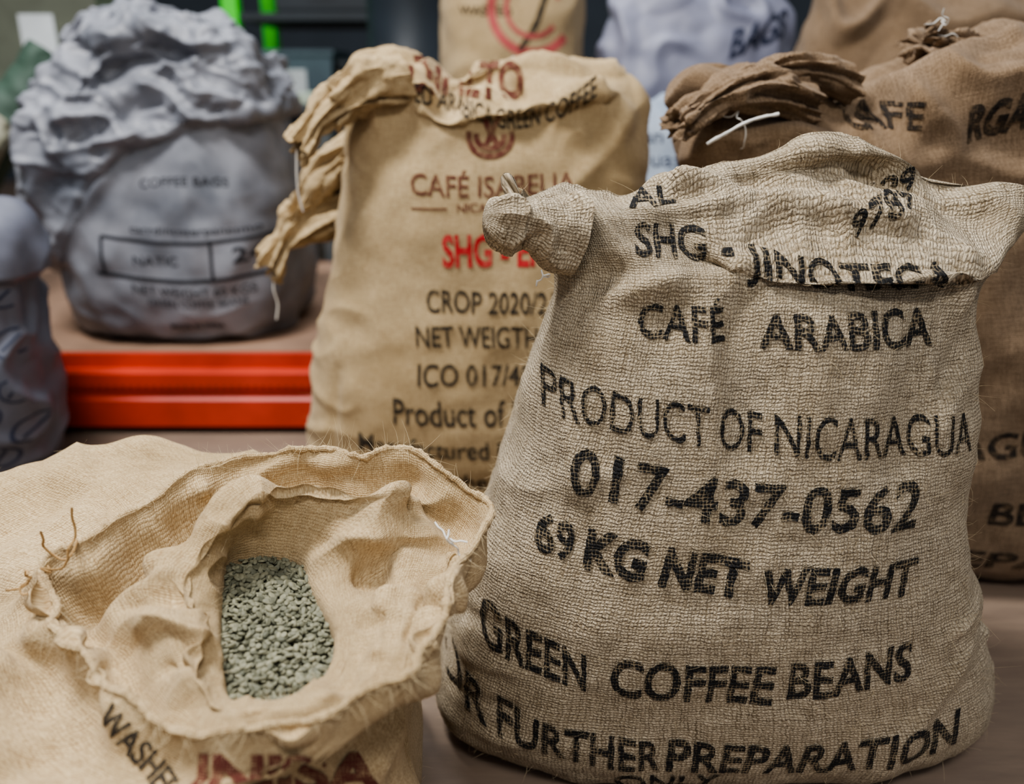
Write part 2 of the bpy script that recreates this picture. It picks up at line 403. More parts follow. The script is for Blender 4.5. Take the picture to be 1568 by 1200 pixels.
T1('PRODUCT OF',.033,.252,.040,[.455,.428],bold=.0)
T1('NICARAGUA',.264,.484,.040,[.428,.416],bold=.0)
T1('017-437-0562',.058,.417,.044,[.384,.358,.350],bold=.02,shear=.12)
T1('69',.024,.064,.034,[.314,.311],bold=.03,shear=.1)
T1('KG NET',.074,.236,.037,[.306,.286],bold=.04,shear=.18)
T1('WEIGHT',.250,.419,.036,[.279,.277],bold=.03,shear=.18)
T1('GREEN',-.036,.08,.044,[.190,.168],bold=.02)
T1('COFFEE',.105,.275,.045,[.168,.162],bold=.02)
T1('BEANS',.290,.427,.042,[.170,.180],bold=.02)
T1('FOR FURTHER',-.110,.165,.044,[.104,.076,.060],bold=.02)
T1('PREPARATION',.172,.507,.045,[.060,.058,.072],bold=.02)
T1('ONLY',.117,.235,.034,[.016,.016],bold=.01)
text('97899',.345,.435,.024,[.630,.674],bv=bv,mat=i_front,parent=fs,bold=.02)
text('AL',.122,.172,.016,[.658,.662],bv=bv,mat=i_front,parent=fs,bold=.02)

# ============================================================ ISABELIA SACK
isa=empty('burlap_coffee_sack')
keys=[(0,-.34,.26,1.44,1.74),(.02,-.385,.30,1.40,1.78),(.08,-.40,.31,1.375,1.80),(.18,-.392,.30,1.365,1.80),(.30,-.370,.285,1.37,1.79),(.45,-.338,.26,1.385,1.77),(.58,-.308,.25,1.40,1.74),(.68,-.29,.24,1.425,1.70),
(.75,-.285,.225,1.45,1.66),(.79,-.27,.205,1.49,1.62),(.805,-.255,.19,1.53,1.58),(.806,-.25,.185,1.555,1.557)]
P,t=sack_grid(keys,280,361)
x,y,z=P[...,0],P[...,1],P[...,2].copy()
P[...,2]+=(.018*np.exp(-((x+.22)/.07)**2)+.012*np.exp(-((x-.05)/.06)**2)-.02*np.exp(-((x+.10)/.04)**2))*sstep(z,.68,.8)
P[...,1]+=.05*np.exp(-((x+.06)/.07)**2)*sstep(z,.735,.755)*(1-sstep(z,.79,.81))*(y<1.55)
lb=np.exp(-((z-.758+.022*np.cos((x+.05)*9))/.011)**2)*(y<1.58)*sstep(x,-.2,-.1)*(1-sstep(x,.12,.2))
P[...,1]-=.018*lb; P[...,2]-=.010*lb
W=endpin(.85-.65*sstep(P[...,2],.60,.76))
P=relax(P,W,46,58,15,-.07,.25,3,seed=2); x,y,z=P[...,0],P[...,1],P[...,2]
d=.008*fbm(P*[4,4,5],21)+.0014*fbm(P*18,22,2)+.022*(ridged(P*[11,11,5],23)-.5)*sstep(z,.66,.77)
d+=.007*(ridged(P*[8,6,14],24)-.5)*sstep(np.abs(x+.04),.15,.3)+.005*(ridged(P*[5,5,3],26)-.5)
d+=folds(P,[((-.16,1.46,.76),(.0,1.47,.74),.012,.024),((0,1.47,.74),(.14,1.46,.775),.012,.022),((-.01,1.50,.79),(.02,1.45,.73),.012,-.024),
 ((-.29,1.5,.72),(-.17,1.44,.77),.018,-.015),((.08,1.40,.60),(.20,1.45,.72),.018,.010),((.10,1.39,.50),(.23,1.45,.60),.018,-.010),((-.29,1.45,.6),(-.33,1.42,.35),.012,-.012),((-.27,1.42,.62),(-.31,1.39,.35),.012,.012),((-.30,1.43,.3),(-.35,1.40,.1),.014,-.010)])
P=seal(clampz(disp(P,d),.001))
body,bi=gridobj('sack_body',P,m_isa,isa)
fuzz(P,isa,500,2,.014,.0002)
def T2(*a,mat=None,**k): return text(*a,bv=bi,mat=mat or i_isa,parent=isa,rough=.0008,**k)
T2('CAF\u00c9 ISABELIA',-.165,.103,.032,[.610,.606,.614],mat=i_mar,bold=.01)
T2('NICARAGUA',-.09,.03,.013,[.583,.583],mat=i_mar,bold=.015)
stripe([(-.165,.587),(-.105,.587)],.003,bi,i_mar,isa); stripe([(.045,.587),(.10,.587)],.003,bi,i_mar,isa)
T2('SHG - EP',-.115,.052,.050,[.494,.497],mat=i_red,bold=.03)
T2('CROP 2020/21',-.144,.07,.036,[.418,.416],bold=.01)
T2('NET WEIGTH 69 KG',-.162,.145,.036,[.360,.356],bold=.01)
T2('ICO 017/48/0021',-.160,.12,.037,[.293,.288],bold=.01)
T2('Product of Nicaragua',-.206,.18,.045,[.224,.212],bold=.01)
T2('Manufactured by incafe S.A.',-.272,.2,.034,[.166,.146],bold=.01)
T2('other rate',-.125,.06,.03,[.100,.092],bold=.01)
T2('ED ARABICA',-.155,-.03,.028,[.752,.715],bold=.01)
T2('GREEN COFFEE',-.025,.135,.030,[.712,.718,.762],bold=.01)
T2('DIPILTO',-.17,.02,.055,[.768,.755],mat=i_mar,bold=.04)
for a in range(2):
    th=np.linspace(-.3,math.pi+.3,14)
    stripe([(-.035+.035*math.cos(q)*(1-.35*a),.70-.03*math.sin(q)*(1-.4*a)-.002) for q in th],.009,bi,i_mar,isa,'print_emblem')
stripe([(-.045,.73),(-.035,.705),(-.02,.68)],.010,bi,i_mar,isa,'print_emblem'); stripe([(-.02,.73),(-.03,.71),(-.045,.68)],.008,bi,i_mar,isa,'print_emblem')
ear('corner_ear',(-.20,1.50,.765),(-.345,1.41,.680),.06,.026,m_isa,isa,6,.7,2,1.3,bend=.03,amp=.2)
ear('corner_fold',(-.17,1.47,.79),(-.285,1.44,.745),.045,.035,m_isa,isa,4,.9,5,1.0,bend=.015,amp=.14)
loose_string((0,1.56,.815),isa,9,3,.035)
tube('seam_thread',[(-.345,1.41,.68),(-.35,1.415,.62),(-.345,1.42,.58)],.0015,m_string,isa,6,20)
bh=empty('burlap_coffee_sack')
keys=[(0.19,-.36,.02,1.98,2.25),(.22,-.40,.05,1.94,2.28),(.35,-.41,.06,1.93,2.3),(.5,-.40,.05,1.94,2.28),(.6,-.38,.03,1.98,2.22),(.66,-.36,.0,2.04,2.16),(.67,-.35,0,2.08,2.1)]
P,t=sack_grid(keys,120,181); P=seal(clampz(disp(P,.012*fbm(P*5,31)+.01*(ridged(P*8,32)-.5)),.191))
gridobj('sack_body',P,m_isa,bh)
ear('corner_ear',(-.30,1.64,.555),(-.455,1.56,.455),.075,.028,m_isa,isa,7,.75,3,1.4,bend=.03,amp=.2)
ear('sleeve_fold',(-.27,1.60,.67),(-.40,1.585,.52),.055,.035,m_isa,isa,6,.7,11,.8,bend=.02,amp=.2)
tube('hanging_string',[(-.44,1.56,.45),(-.445,1.555,.42),(-.44,1.555,.39),(-.445,1.555,.36)],.0016,m_string,isa,6,30)
m_redpr=plain('print_red_patch',srgb(170,78,76),.8)

# ============================================================ SACK BEHIND RIGHT
rs=empty('burlap_coffee_sack')
keys=[(0,.44,1.06,1.25,1.5),(.02,.40,1.10,1.20,1.53),(.08,.37,1.11,1.17,1.55),(.3,.36,1.06,1.155,1.55),(.5,.32,1.0,1.16,1.52),(.62,.28,.98,1.175,1.48),(.70,.25,.97,1.19,1.45),(.76,.25,.97,1.215,1.41),(.79,.28,.95,1.26,1.36),(.795,.3,.93,1.309,1.311)]
P,t=sack_grid(keys,240,301); x=P[...,0];z=P[...,2].copy()
P[...,2]+=(.05*sstep(x,.5,.75)-.045*np.exp(-((x-.47)/.06)**2))*sstep(z,.60,.79)
W=endpin(.8-.65*sstep(P[...,2],.55,.72))
P=relax(P,W,42,56,16,-.10,.3,2.5,seed=3); x=P[...,0];z=P[...,2]
d=.010*fbm(P*[5,5,6],41)+.002*fbm(P*20,42,2)+.028*(ridged(P*[7,9,10],43)-.5)*sstep(z,.6,.74)
d+=folds(P,[((.30,1.2,.76),(.45,1.2,.74),.016,-.014),((.62,1.25,.80),(.56,1.2,.70),.018,-.03),((.68,1.25,.82),(.78,1.2,.68),.02,-.03)])
P=seal(clampz(disp(P,d),.001))
body,br=gridobj('sack_body',P,m_brown,rs)
def T3(*a,**k): return text(*a,bv=br,mat=i_brn,parent=rs,rough=.001,**k)
T3('CAFE',.462,.545,.034,[.722,.722],bold=.02); T3('RGA',.61,.69,.044,[.705,.725],bold=.04)
T3('CARAGUA',.52,.85,.04,[.255,.255],bold=.02); T3('BEANS',.735,.95,.036,[.14,.14],bold=.02); T3('PREPAR',.60,.92,.032,[.055,.055],bold=.02)
ear('corner_ear',(.40,1.25,.755),(.215,1.19,.725),.06,.030,m_brown,rs,8,.55,7,1.15,bend=.03,amp=.2)
ear('upper_fold',(.47,1.27,.775),(.30,1.24,.775),.05,.03,m_brown,rs,6,.5,17,.9,bend=.02,amp=.2)
ear('tied_corner',(.68,1.34,.79),(.575,1.30,.835),.050,.024,m_brown,rs,9,.7,8,1.3,bend=.01,amp=.26)
loose_string((.60,1.28,.86),rs,12,3,.05); loose_string((.30,1.17,.735),rs,13,2,.06)
tube('seam_thread',[(.255,1.155,.705),(.28,1.15,.72),(.31,1.15,.735),(.345,1.155,.742)],.0022,m_string,rs,6,30,jit=.001)
b6=empty('burlap_coffee_sack')
keys=[(.19,.72,1.30,1.98,2.3),(.22,.66,1.34,1.94,2.32),(.4,.64,1.36,1.92,2.34),(.65,.64,1.35,1.92,2.32),(.82,.64,1.33,1.95,2.28),(.93,.66,1.30,1.99,2.22),(.99,.70,1.27,2.05,2.15),(1.0,.72,1.25,2.09,2.11)]
P,t=sack_grid(keys,140,201); P=seal(clampz(disp(P,.02*fbm(P*4,51)+.03*(ridged(P*[5,5,4],52)-.5)),.191))
gridobj('sack_body',P,m_brown,b6)

# ============================================================ OPEN SACK WITH BEANS
op=empty('open_burlap_coffee_sack')
rim=np.array([(-.029,.762,.372),(-.100,.822,.402),(-.168,.822,.412),(-.234,.842,.412),(-.304,.832,.402),(-.363,.770,.392),(-.405,.705,.378),(-.438,.668,.352),(-.372,.600,.342),(-.301,.540,.337),(-.241,.511,.332),(-.186,.506,.337),(-.128,.514,.347),(-.084,.554,.357),(-.053,.639,.366)])
be=np.array([(-.169,.661,.330),(-.190,.700,.333),(-.209,.732,.335),(-.239,.745,.335),(-.262,.745,.335),(-.281,.732,.335),(-.277,.700,.330),(-.267,.658,.325),(-.253,.619,.318),(-.239,.587,.310),(-.226,.565,.305),(-.200,.565,.305),(-.175,.576,.305),(-.160,.595,.310),(-.158,.631,.320)])
G=np.array([(-.112,.728,.347),(-.110,.755,.392),(-.158,.744,.402),(-.205,.742,.408),(-.246,.728,.409),(-.272,.702,.392),(-.292,.664,.372),(-.282,.632,.362),(-.260,.590,.352),(-.242,.553,.340),(-.220,.533,.329),(-.188,.531,.327),(-.152,.539,.331),(-.130,.565,.333),(-.118,.625,.338)])
ang=np.radians([12,38,60,84,106,128,150,176,202,224,246,266,288,312,340])
C=np.array([-.41,.69]);
def ell(rx,ry,z,off=0): return np.stack([C[0]+rx*np.cos(ang),C[1]+ry*np.sin(ang),np.full(15,0)+z],1)
zS=np.array([.30,.32,.335,.345,.35,.345,.33,.31,.29,.28,.275,.275,.28,.285,.29])
S=ell(.305,.265,zS); Bl=ell(.33,.31,.16); Bl2=ell(.34,.315,.07); Bs=ell(.30,.28,.004); B0=ell(.15,.14,.003); B00=ell(.01,.01,.004)
near=rim+(S-rim)*.14+[0,0,-.032]; near[:,2]=np.minimum(near[:,2],rim[:,2]-.028)
mid0=rim*.45+S*.55; mid0[:,2]=np.maximum(mid0[:,2]-.014,S[:,2]-.0)
for k in (3,4,5,6): mid0[k,2]=[.362,.356,.345,.330][k-3]
tz=np.array([.330,.358,.364,.360,.334,.308,.302,.314,.312,.310,.308,.308,.312,.320,.328])
tfr=np.array([.40,.34,.32,.34,.38,.42,.42,.35,.35,.35,.35,.35,.35,.40,.45])[:,None]
Tn=rim+(G-rim)*tfr; Tn[:,2]=tz
lip=rim+(G-rim)*.09; lip[:,2]=rim[:,2]-.014
G0=G+(rim-G)*.28; G0[:,2]=G[:,2]-.004
G2=G+(be-G)*.28; G2[:,2]=G[:,2]-.010
H=G+(be-G)*.70; H[:,2]=be[:,2]*.6+G[:,2]*.4
Ei=be.copy(); Ei[:,2]-=.002; cb=be.mean(0); U=cb+(be-cb)*.97; U[:,2]=be[:,2]-.035
net=np.stack([B00,B0,Bs,Bl2,Bl,S,mid0,near,rim,lip,Tn,G0,G,G2,H,Ei,U]); NR=len(net)-1
MR=470
Gd=cr(cr(net,MR,False,0),481,True,1)
row=np.linspace(0,NR,MR)[:,None]+0*Gd[...,0]
W=np.interp(row,[0,2.2,3,5,6,7,8,9,10,11,12,13,14,15,16],[1,1,.9,.7,.4,.3,.35,.35,.3,.35,.4,.5,.9,1,1])
Gd=relax(Gd,W,68,72,16,-.10,.25,2,seed=5,amp=.004)
rimw=np.exp(-((row-8)/.9)**2); outer=1-sstep(row,6.8,7.6); inner=sstep(row,8.6,9.5)*(1-sstep(row,14,15))
d=outer*(.010*fbm(Gd*[5,5,5],61)+.0015*fbm(Gd*25,62,2)+.022*(ridged(Gd*[5,5,6],63)-.5))
d+=inner*(.013*(ridged(Gd*[10,10,10],64)-.5)+.003*fbm(Gd*[14,14,14],65))
Gd[...,2]+=rimw*(.009*perlin(Gd*15,66)+.003*perlin(Gd*50,67))
Gd[...,:2]+=(rimw*.012)[...,None]*np.stack([perlin(Gd*14,68),perlin(Gd*14,69)],-1)
dn=folds(Gd,[((-.43,.665,.35),(-.31,.69,.36),.010,.012),((-.41,.64,.345),(-.29,.64,.355),.011,-.012),((-.37,.60,.34),(-.27,.615,.35),.010,.012),((-.33,.56,.335),(-.25,.58,.34),.009,-.010),
 ((-.22,.77,.395),(-.06,.765,.375),.011,-.020),((-.18,.72,.37),(-.05,.72,.36),.010,.015),((-.14,.70,.34),(-.07,.67,.355),.010,-.012),((-.26,.80,.40),(-.12,.80,.40),.010,-.012),((-.33,.80,.38),(-.25,.74,.39),.010,.012),((-.12,.60,.335),(-.07,.58,.35),.009,.010),((-.13,.64,.335),(-.06,.63,.355),.009,-.012)])
dn+=folds(Gd,[((-.43,.66,.345),(-.60,.62,.30),.02,-.020),((-.42,.62,.33),(-.55,.48,.27),.02,.018),((-.35,.55,.32),(-.44,.43,.24),.018,-.016),((-.08,.60,.34),(-.11,.55,.15),.016,.016),((-.06,.66,.35),(-.09,.66,.15),.014,-.020),((-.05,.72,.35),(-.09,.75,.15),.014,.016),((-.16,.50,.33),(-.20,.42,.2),.016,-.014),((-.40,.80,.36),(-.55,.92,.30),.02,-.012)])
nn=normals(Gd); k=int(4/NR*MR); c0=Gd[k].mean(0); s=np.sign(((Gd[k]-c0)*nn[k]).sum())
Gd=Gd+nn*s*(d+dn)[...,None]
# where it leans on the neighbouring sack the side is softly flattened
lowr=(1-sstep(Gd[...,2],.26,.34))*sstep(Gd[...,1],.60,.72); xx=Gd[...,0]; Gd[...,0]=np.where(xx>-.12,xx*(1-lowr)+(-.12+(xx+.12)*.35)*lowr,xx)
Gd=clampz(Gd,.001)
body,bo=gridobj('sack_body',Gd,m_open,op)
fuzz(Gd,op,1800,5,.010,.00014)
k=int(round(8/NR*(MR-1))); rp=Gd[k,:-1][::6]
tube('hem_roll',rp+[0,0,.0005],.0034,m_open,op,8,700,True,.0022)
fuzz(Gd,op,1000,6,.016,.00022,(k-4,k+5),'frayed_hem',(0,-.2,-.2))
tw=burlap('jute_twine',srgb(196,164,116),srgb(140,108,70),.002,.3)
loose_string((-.405,.675,.372),op,21,4,.05,.0012,tw); loose_string((-.435,.665,.36),op,22,3,.03,.0010,tw); loose_string((-.055,.70,.372),op,23,4,.03)
dv=Vector((0,.75,-.66)).normalized()
exv=Vector((.72,-.50,-.42)).normalized(); eyv=(-dv.cross(exv)).normalized()
if eyv.z<0 and eyv.x<0: eyv=-eyv
text('WASHED ARABICA',0,.19,.018,[0,0],bv=bo,mat=i_isa,parent=op,bold=.02,O=Vector((-.322,.560,.290))-dv*.3,ex=exv,ey=eyv,d=dv)
text('INISA',0,.12,.028,[0,0],bv=bo,mat=i_mar,parent=op,bold=.04,O=Vector((-.232,.53,.250))-dv*.3,ex=Vector((1,0,-.03)),ey=Vector((0,.4,.9)).normalized(),d=dv)
text('NICARAGUA',0,.10,.016,[0,0],bv=bo,mat=i_faint,parent=op,bold=.03,O=(-.262,.765,.6),ex=Vector((.95,.22,0)).normalized(),ey=Vector((-.22,.95,0)).normalized(),d=(0,0,-1))

def bean_template():
    nu,nv=12,9; V=[];F=[]
    for j in range(nv):
        ph=math.pi*j/(nv-1)
        for i in range(nu):
            th=2*math.pi*i/nu; xx=math.cos(ph); r=math.sin(ph)**.85; yy=r*math.cos(th); zz=r*math.sin(th)
            X=xx*.0040; Y=yy*.0030; Z=zz*(.0020 if zz>0 else .0016)
            if zz<0: Z=max(Z,-.0015)
            if zz<-.6: Z+=.0013*math.exp(-(yy/.16)**2)*r
            V.append((X,Y,Z))
    for j in range(nv-1):
        for i in range(nu): F.append((j*nu+i,j*nu+(i+1)%nu,(j+1)*nu+(i+1)%nu,(j+1)*nu+i))
    return np.array(V),np.array(F)
tv,tf_=bean_template()
poly=cr(cb+(be-cb)*1.14,80,True,0)[:-1]
def inside(px,py):
    c=False;n=len(poly)
    for i in range(n):
        a=poly[i];b=poly[i-1]
        if (a[1]>py)!=(b[1]>py) and px<(b[0]-a[0])*(py-a[1])/(b[1]-a[1])+a[0]: c=not c
    return c
Vs=[];Fs=[];Cs=[];n=0
def hz(px,py): return .300+(py-.565)*.165+.004*math.exp(-(((px+.22)/.04)**2+((py-.65)/.06)**2))+.0012*math.sin(px*90)*math.cos(py*70)
for layer,(st,dz) in enumerate([(.0048,-.004),(.0052,0.0),(.0068,.0020)]):
    for gx in np.arange(-.31,-.13,st):
        for gy in np.arange(.54,.79,st):
            px=gx+rng.uniform(-.5,.5)*st; py=gy+rng.uniform(-.5,.5)*st
            if not inside(px,py): continue
            a,b,c=rng.uniform(0,6.28),rng.normal(0,.4),rng.normal(0,.45)+(math.pi if rng.rand()<.5 else 0)
            Rz=np.array([[math.cos(a),-math.sin(a),0],[math.sin(a),math.cos(a),0],[0,0,1]])
            Ry=np.array([[math.cos(b),0,math.sin(b)],[0,1,0],[-math.sin(b),0,math.cos(b)]])
            Rx=np.array([[1,0,0],[0,math.cos(c),-math.sin(c)],[0,math.sin(c),math.cos(c)]])
            q=(tv*rng.uniform(.82,1.12,3))@(Rz@Ry@Rx).T+[px,py,hz(px,py)+dz+rng.uniform(-.0010,.0010)]
            Vs.append(q);Fs.append(tf_+n);n+=len(tv); Cs.append(np.full(len(tv),rng.rand()))
T=NT('green_coffee'); at=T.n('ShaderNodeAttribute'); at.attribute_name='tone'
g=T.n('ShaderNodeNewGeometry')
c=T.mix(at.outputs['Fac'],srgb(82,83,66),srgb(142,140,116)); c=T.mix(T.M('MULTIPLY',T.noise(g.outputs['Position'],300,1),.45),c,srgb(96,99,82))
T.l(c,T.b.inputs['Base Color']); T.b.inputs['Roughness'].default_value=.65
bo_=mk('green_coffee_beans',np.concatenate(Vs),np.concatenate(Fs),T.m,op)
a=bo_.data.attributes.new('tone','FLOAT','POINT'); a.data.foreach_set('value',np.concatenate(Cs).astype(np.float32))

# ============================================================ GREY POLY SACK ON RACK
gs=empty('woven_plastic_sack')
keys=[(.19,-1.04,-.58,2.0,2.38),(.215,-1.09,-.55,1.95,2.42),(.28,-1.11,-.53,1.92,2.45),(.40,-1.11,-.525,1.91,2.46),(.52,-1.11,-.53,1.93,2.45),(.62,-1.11,-.54,1.95,2.43),(.70,-1.09,-.56,1.97,2.40),(.78,-1.05,-.60,2.0,2.36),(.85,-1.0,-.67,2.03,2.30),(.90,-.97,-.75,2.08,2.24),(.915,-.95,-.80,2.15,2.17)]
P,t=sack_grid(keys,300,361); x,y,z=P[...,0],P[...,1],P[...,2].copy()
ze=np.interp(x,[-1.15,-1.08,-1.0,-.92,-.84,-.7,-.55,-.45],[.30,.36,.46,.58,.64,.68,.70,.70])
up=sstep(z,ze-.004,ze+.012)
P=disp(P,.03*up+.006*fbm(P*4,71))
W=endpin(.85-.65*sstep(z,ze,ze+.08))
P=relax(P,W,44,50,18,-.15,.4,1.5,seed=6,amp=.006); z=P[...,2]
d=.003*fbm(P*6,72)+(.036*(ridged(P*[4,4,7],74)-.5)+.022*(ridged(P*[9,9,14],76)-.5)+.007*(ridged(P*[20,20,24],78)-.5))*up*(.3+.7*sstep(z,.55,.72))
d+=.008*(ridged(P*[4,4,12],75)-.5)*(1-sstep(z,.24,.34))+.007*(ridged(P*[6,6,3],79)-.5)
d+=folds(P,[((-.56,1.98,.70),(-.50,2.0,.55),.03,.035),((-1.05,1.98,.40),(-.88,1.92,.62),.02,.02),((-1.0,1.97,.62),(-.75,1.95,.78),.018,-.035),((-.85,1.97,.72),(-.62,1.97,.74),.014,.02),((-.90,1.98,.80),(-.74,1.98,.84),.02,-.04)])
P=seal(clampz(disp(P,d),.191))
body,bg=gridobj('sack_body',P,m_grey,gs)
def T4(*a,**k): return text(*a,bv=bg,mat=i_grey,parent=gs,scale=2,**k)
T4('carrdincoserpanesmo',-.86,-.58,.016,[.465,.458,.462]); T4('COFFEE BAGS',-.83,-.64,.018,[.56,.565,.56])
stripe([(-.93,.455),(-.75,.438),(-.56,.45)],.007,bg,i_grey,gs,scale=2); stripe([(-.95,.372),(-.75,.352),(-.55,.365)],.008,bg,i_grey,gs,scale=2); stripe([(-.93,.455),(-.93,.372)],.007,bg,i_grey,gs,scale=2); stripe([(-.685,.445),(-.685,.355)],.007,bg,i_grey,gs,scale=2)
T4('NATIC',-.86,-.76,.02,[.392,.388]); T4('24',-.64,-.575,.034,[.392,.396],bold=.02)
T4('NET WEIGHT 60 KGS',-.87,-.60,.020,[.328,.315,.321]); T4('GREEN COFFEE BEANS',-.84,-.62,.018,[.296,.288,.293]); T4('MADE IN INDIA',-.80,-.68,.012,[.237,.235],bold=.03)

ls=empty('woven_plastic_sack')
keys=[(0,-1.5,-1.06,1.50,1.74),(.03,-1.56,-.98,1.46,1.78),(.12,-1.58,-.945,1.43,1.80),(.25,-1.58,-.935,1.42,1.80),(.38,-1.58,-.935,1.44,1.80),(.48,-1.56,-.945,1.48,1.78),(.54,-1.5,-.97,1.54,1.74),(.56,-1.44,-1.03,1.60,1.68)]
P,t=sack_grid(keys,160,221); z=P[...,2].copy(); zz=.50+.02*np.sin(P[...,0]*9)
P=seal(clampz(disp(P,.02*sstep(z,zz-.06,zz-.05)+.012*fbm(P*6,81)+.016*(ridged(P*8,82)-.5)),.001))
body,bl=gridobj('sack_body',P,m_dgrey,ls)
for k in range(16):
    cx,cz=-1.08+.045*(k%4),.10+.09*(k//4)+.04*(k%2)
    th=np.linspace(0,6.28,9); stripe([(cx+.02*math.cos(a),cz+.024*math.sin(a)) for a in th],.004,bl,i_blue,ls,'print_logo',scale=2); stripe([(cx-.01,cz-.012),(cx+.01,cz+.012)],.004,bl,i_blue,ls,'print_logo',scale=2)
stripe([(-.955,.37),(-.955,.255)],.035,bl,plain('paper_tag',srgb(190,165,150),.8),ls,'paper_tag',off=.004,scale=2)

def simple_sack(name,xl,xr,yf,yb,z0,z1,mat,seed,amp=.02):
    e=empty(name); w=xr-xl;D=yb-yf;H=z1-z0
    keys=[(z0,xl+.1*w,xr-.1*w,yf+.15*D,yb-.15*D),(z0+.04*H,xl+.03*w,xr-.03*w,yf+.04*D,yb-.04*D),(z0+.25*H,xl,xr,yf,yb),(z0+.6*H,xl+.01*w,xr-.01*w,yf,yb),(z0+.82*H,xl+.03*w,xr-.03*w,yf+.08*D,yb-.08*D),(z0+.93*H,xl+.08*w,xr-.08*w,yf+.2*D,yb-.2*D),(z0+H*.99,xl+.15*w,xr-.15*w,yf+.38*D,yb-.38*D),(z0+H,xl+.2*w,xr-.2*w,yf+.48*D,yb-.48*D)]
    P,t=sack_grid(keys,150,221); z=P[...,2]
    P=seal(clampz(disp(P,amp*.5*fbm(P*5,seed)+amp*(ridged(P*[7,7,6],seed+1)-.5)*(.35+.65*sstep(z,z0+.6*H,z1))),z0+.001))
    b,bv_=gridobj('sack_body',P,mat,e); return e,bv_
e,b_=simple_sack('woven_plastic_sack',.13,.57,1.93,2.28,.19,.745,m_blue,91)
text('San Nicolas',.27,.50,.03,[.655,.655],bv=b_,mat=i_blue,parent=e,scale=2); text('Guatemala',.27,.50,.032,[.605,.605],bv=b_,mat=i_blue,parent=e,scale=2)
e,b_=simple_sack('woven_plastic_sack',.235,.80,2.42,2.82,.19,1.06,m_grey2,95,.03)
text('BAGS',.58,.74,.07,[.84,.90],bv=b_,mat=i_blue,parent=e,bold=.03,scale=2,shear=.2)
e,b_=simple_sack('burlap_coffee_sack',-.20,.205,2.42,2.78,.19,1.22,m_isa,99,.02)
for R,w in((.11,.022),(.07,.012)):
    th=np.linspace(.3,5.6,16); stripe([(.055+R*math.cos(a),.965+R*math.sin(a)) for a in th],w,b_,m_redpr,e,'print_ring',scale=2)
stripe([(.02,.86),(.06,.92),(.09,1.0),(.10,1.05)],.016,b_,i_isa,e,scale=2)
text('HARD',-.15,.0,.03,[1.0,.995],bv=b_,mat=i_isa,parent=e,bold=.02,scale=2); text('WASHED',-.14,.0,.022,[.95,.945],bv=b_,mat=i_isa,parent=e,bold=.02,scale=2)

# ============================================================ rack, floor, background
def box(name,lo,hi,mat,parent=None,bev=.004):
    bm=bmesh.new(); bmesh.ops.create_cube(bm,size=1)
    for v in bm.verts: v.co=Vector([(lo[k]+hi[k])/2+v.co[k]*(hi[k]-lo[k]) for k in range(3)])
    if bev: bmesh.ops.bevel(bm,geom=bm.edges[:],offset=bev,segments=2,affect='EDGES')
    me=bpy.data.meshes.new(name); bm.to_mesh(me); bm.free(); me.materials.append(mat)
    ob=bpy.data.objects.new(name,me); COL.objects.link(ob); 
    if parent: ob.parent=parent
    return ob
def extrude_profile(name,prof,x0,x1,mat,parent):
    n=len(prof); V=[(x0,a,b) for a,b in prof]+[(x1,a,b) for a,b in prof]
    F=[[i,(i+1)%n,n+(i+1)%n,n+i] for i in range(n)]+[list(range(n))[::-1],list(range(n,2*n))]
    return mk(name,V,F,mat,parent,False)
m_or=plain('orange_powder_coat',srgb(182,58,38),.45,.18,6); m_gr=plain('dark_green_paint',srgb(36,72,60),.5); m_deck=plain('plywood_deck',srgb(132,106,88),.8,.2,5)
rack=empty('pallet_rack')
fy=1.85
extrude_profile('beam_front',[(fy,.0+.02),(fy,.085),(fy+.012,.095),(fy+.012,.105),(fy,.115),(fy,.150),(fy+.010,.153),(fy+.034,.155),(fy+.034,.188),(fy+.05,.188),(fy+.05,.02)],-1.9,1.7,m_or,rack)
extrude_profile('beam_back',[(2.95,.02),(2.95,.18),(3.0,.18),(3.0,.02)],-1.9,1.7,m_or,rack)
box('deck',(-1.9,fy+.05,.165),(1.7,2.95,.19),m_deck,rack,.002)
hole=plain('slot_dark',srgb(90,24,12),.8)
for k in range(60): box('slot_%d'%k,(-1.3+.018*k,fy-.001,.1175),(-1.292+.018*k,fy+.003,.1215),hole,rack,0)
for X in(-1.95,1.72):
    for Y in(1.86,2.93):
        extrude_profile('upright',[(Y,0.0),(Y,2.4),(Y+.07,2.4),(Y+.07,0)],X,X+.07,m_gr,rack)
    tube('brace',[(X+.03,1.93,.3),(X+.03,2.93,1.2)],.018,m_gr,rack,8,4); tube('brace',[(X+.03,2.93,1.2),(X+.03,1.93,2.1)],.018,m_gr,rack,8,4)
T=NT('worn_plywood_floor'); g=T.n('ShaderNodeNewGeometry'); mp=T.n('ShaderNodeMapping'); mp.inputs['Scale'].default_value=(1,6,1); T.l(g.outputs['Position'],mp.inputs[0])
n=T.rng(T.noise(mp.outputs[0],6,6,.65),.3,.7); n2=T.rng(T.noise(g.outputs['Position'],3,3),.35,.65)
c=T.mix(n,srgb(114,98,86),srgb(138,120,104)); c=T.mix(T.M('MULTIPLY',n2,.3),c,srgb(104,94,86))
T.l(c,T.b.inputs['Base Color']); T.b.inputs['Roughness'].default_value=.6; T.bump(n,.1,.002)
box('floor',(-5,-1.5,-.1),(5,7.5,0),T.m,None,0)
m_wall=plain('painted_block_wall',srgb(70,78,86),.9,.1,2)
box('wall_back',(-5,7.4,0),(5,7.5,4),m_wall,None,0); box('wall_left',(-5.1,-1.5,0),(-5,7.5,4),m_wall,None,0)
wb=empty('workbench'); m_top=plain('pale_green_laminate',srgb(176,190,174),.4); m_leg=plain('grey_steel',srgb(90,96,98),.5)
box('top',(-2.6,3.05,.71),(-.60,3.7,.745),m_top,wb)
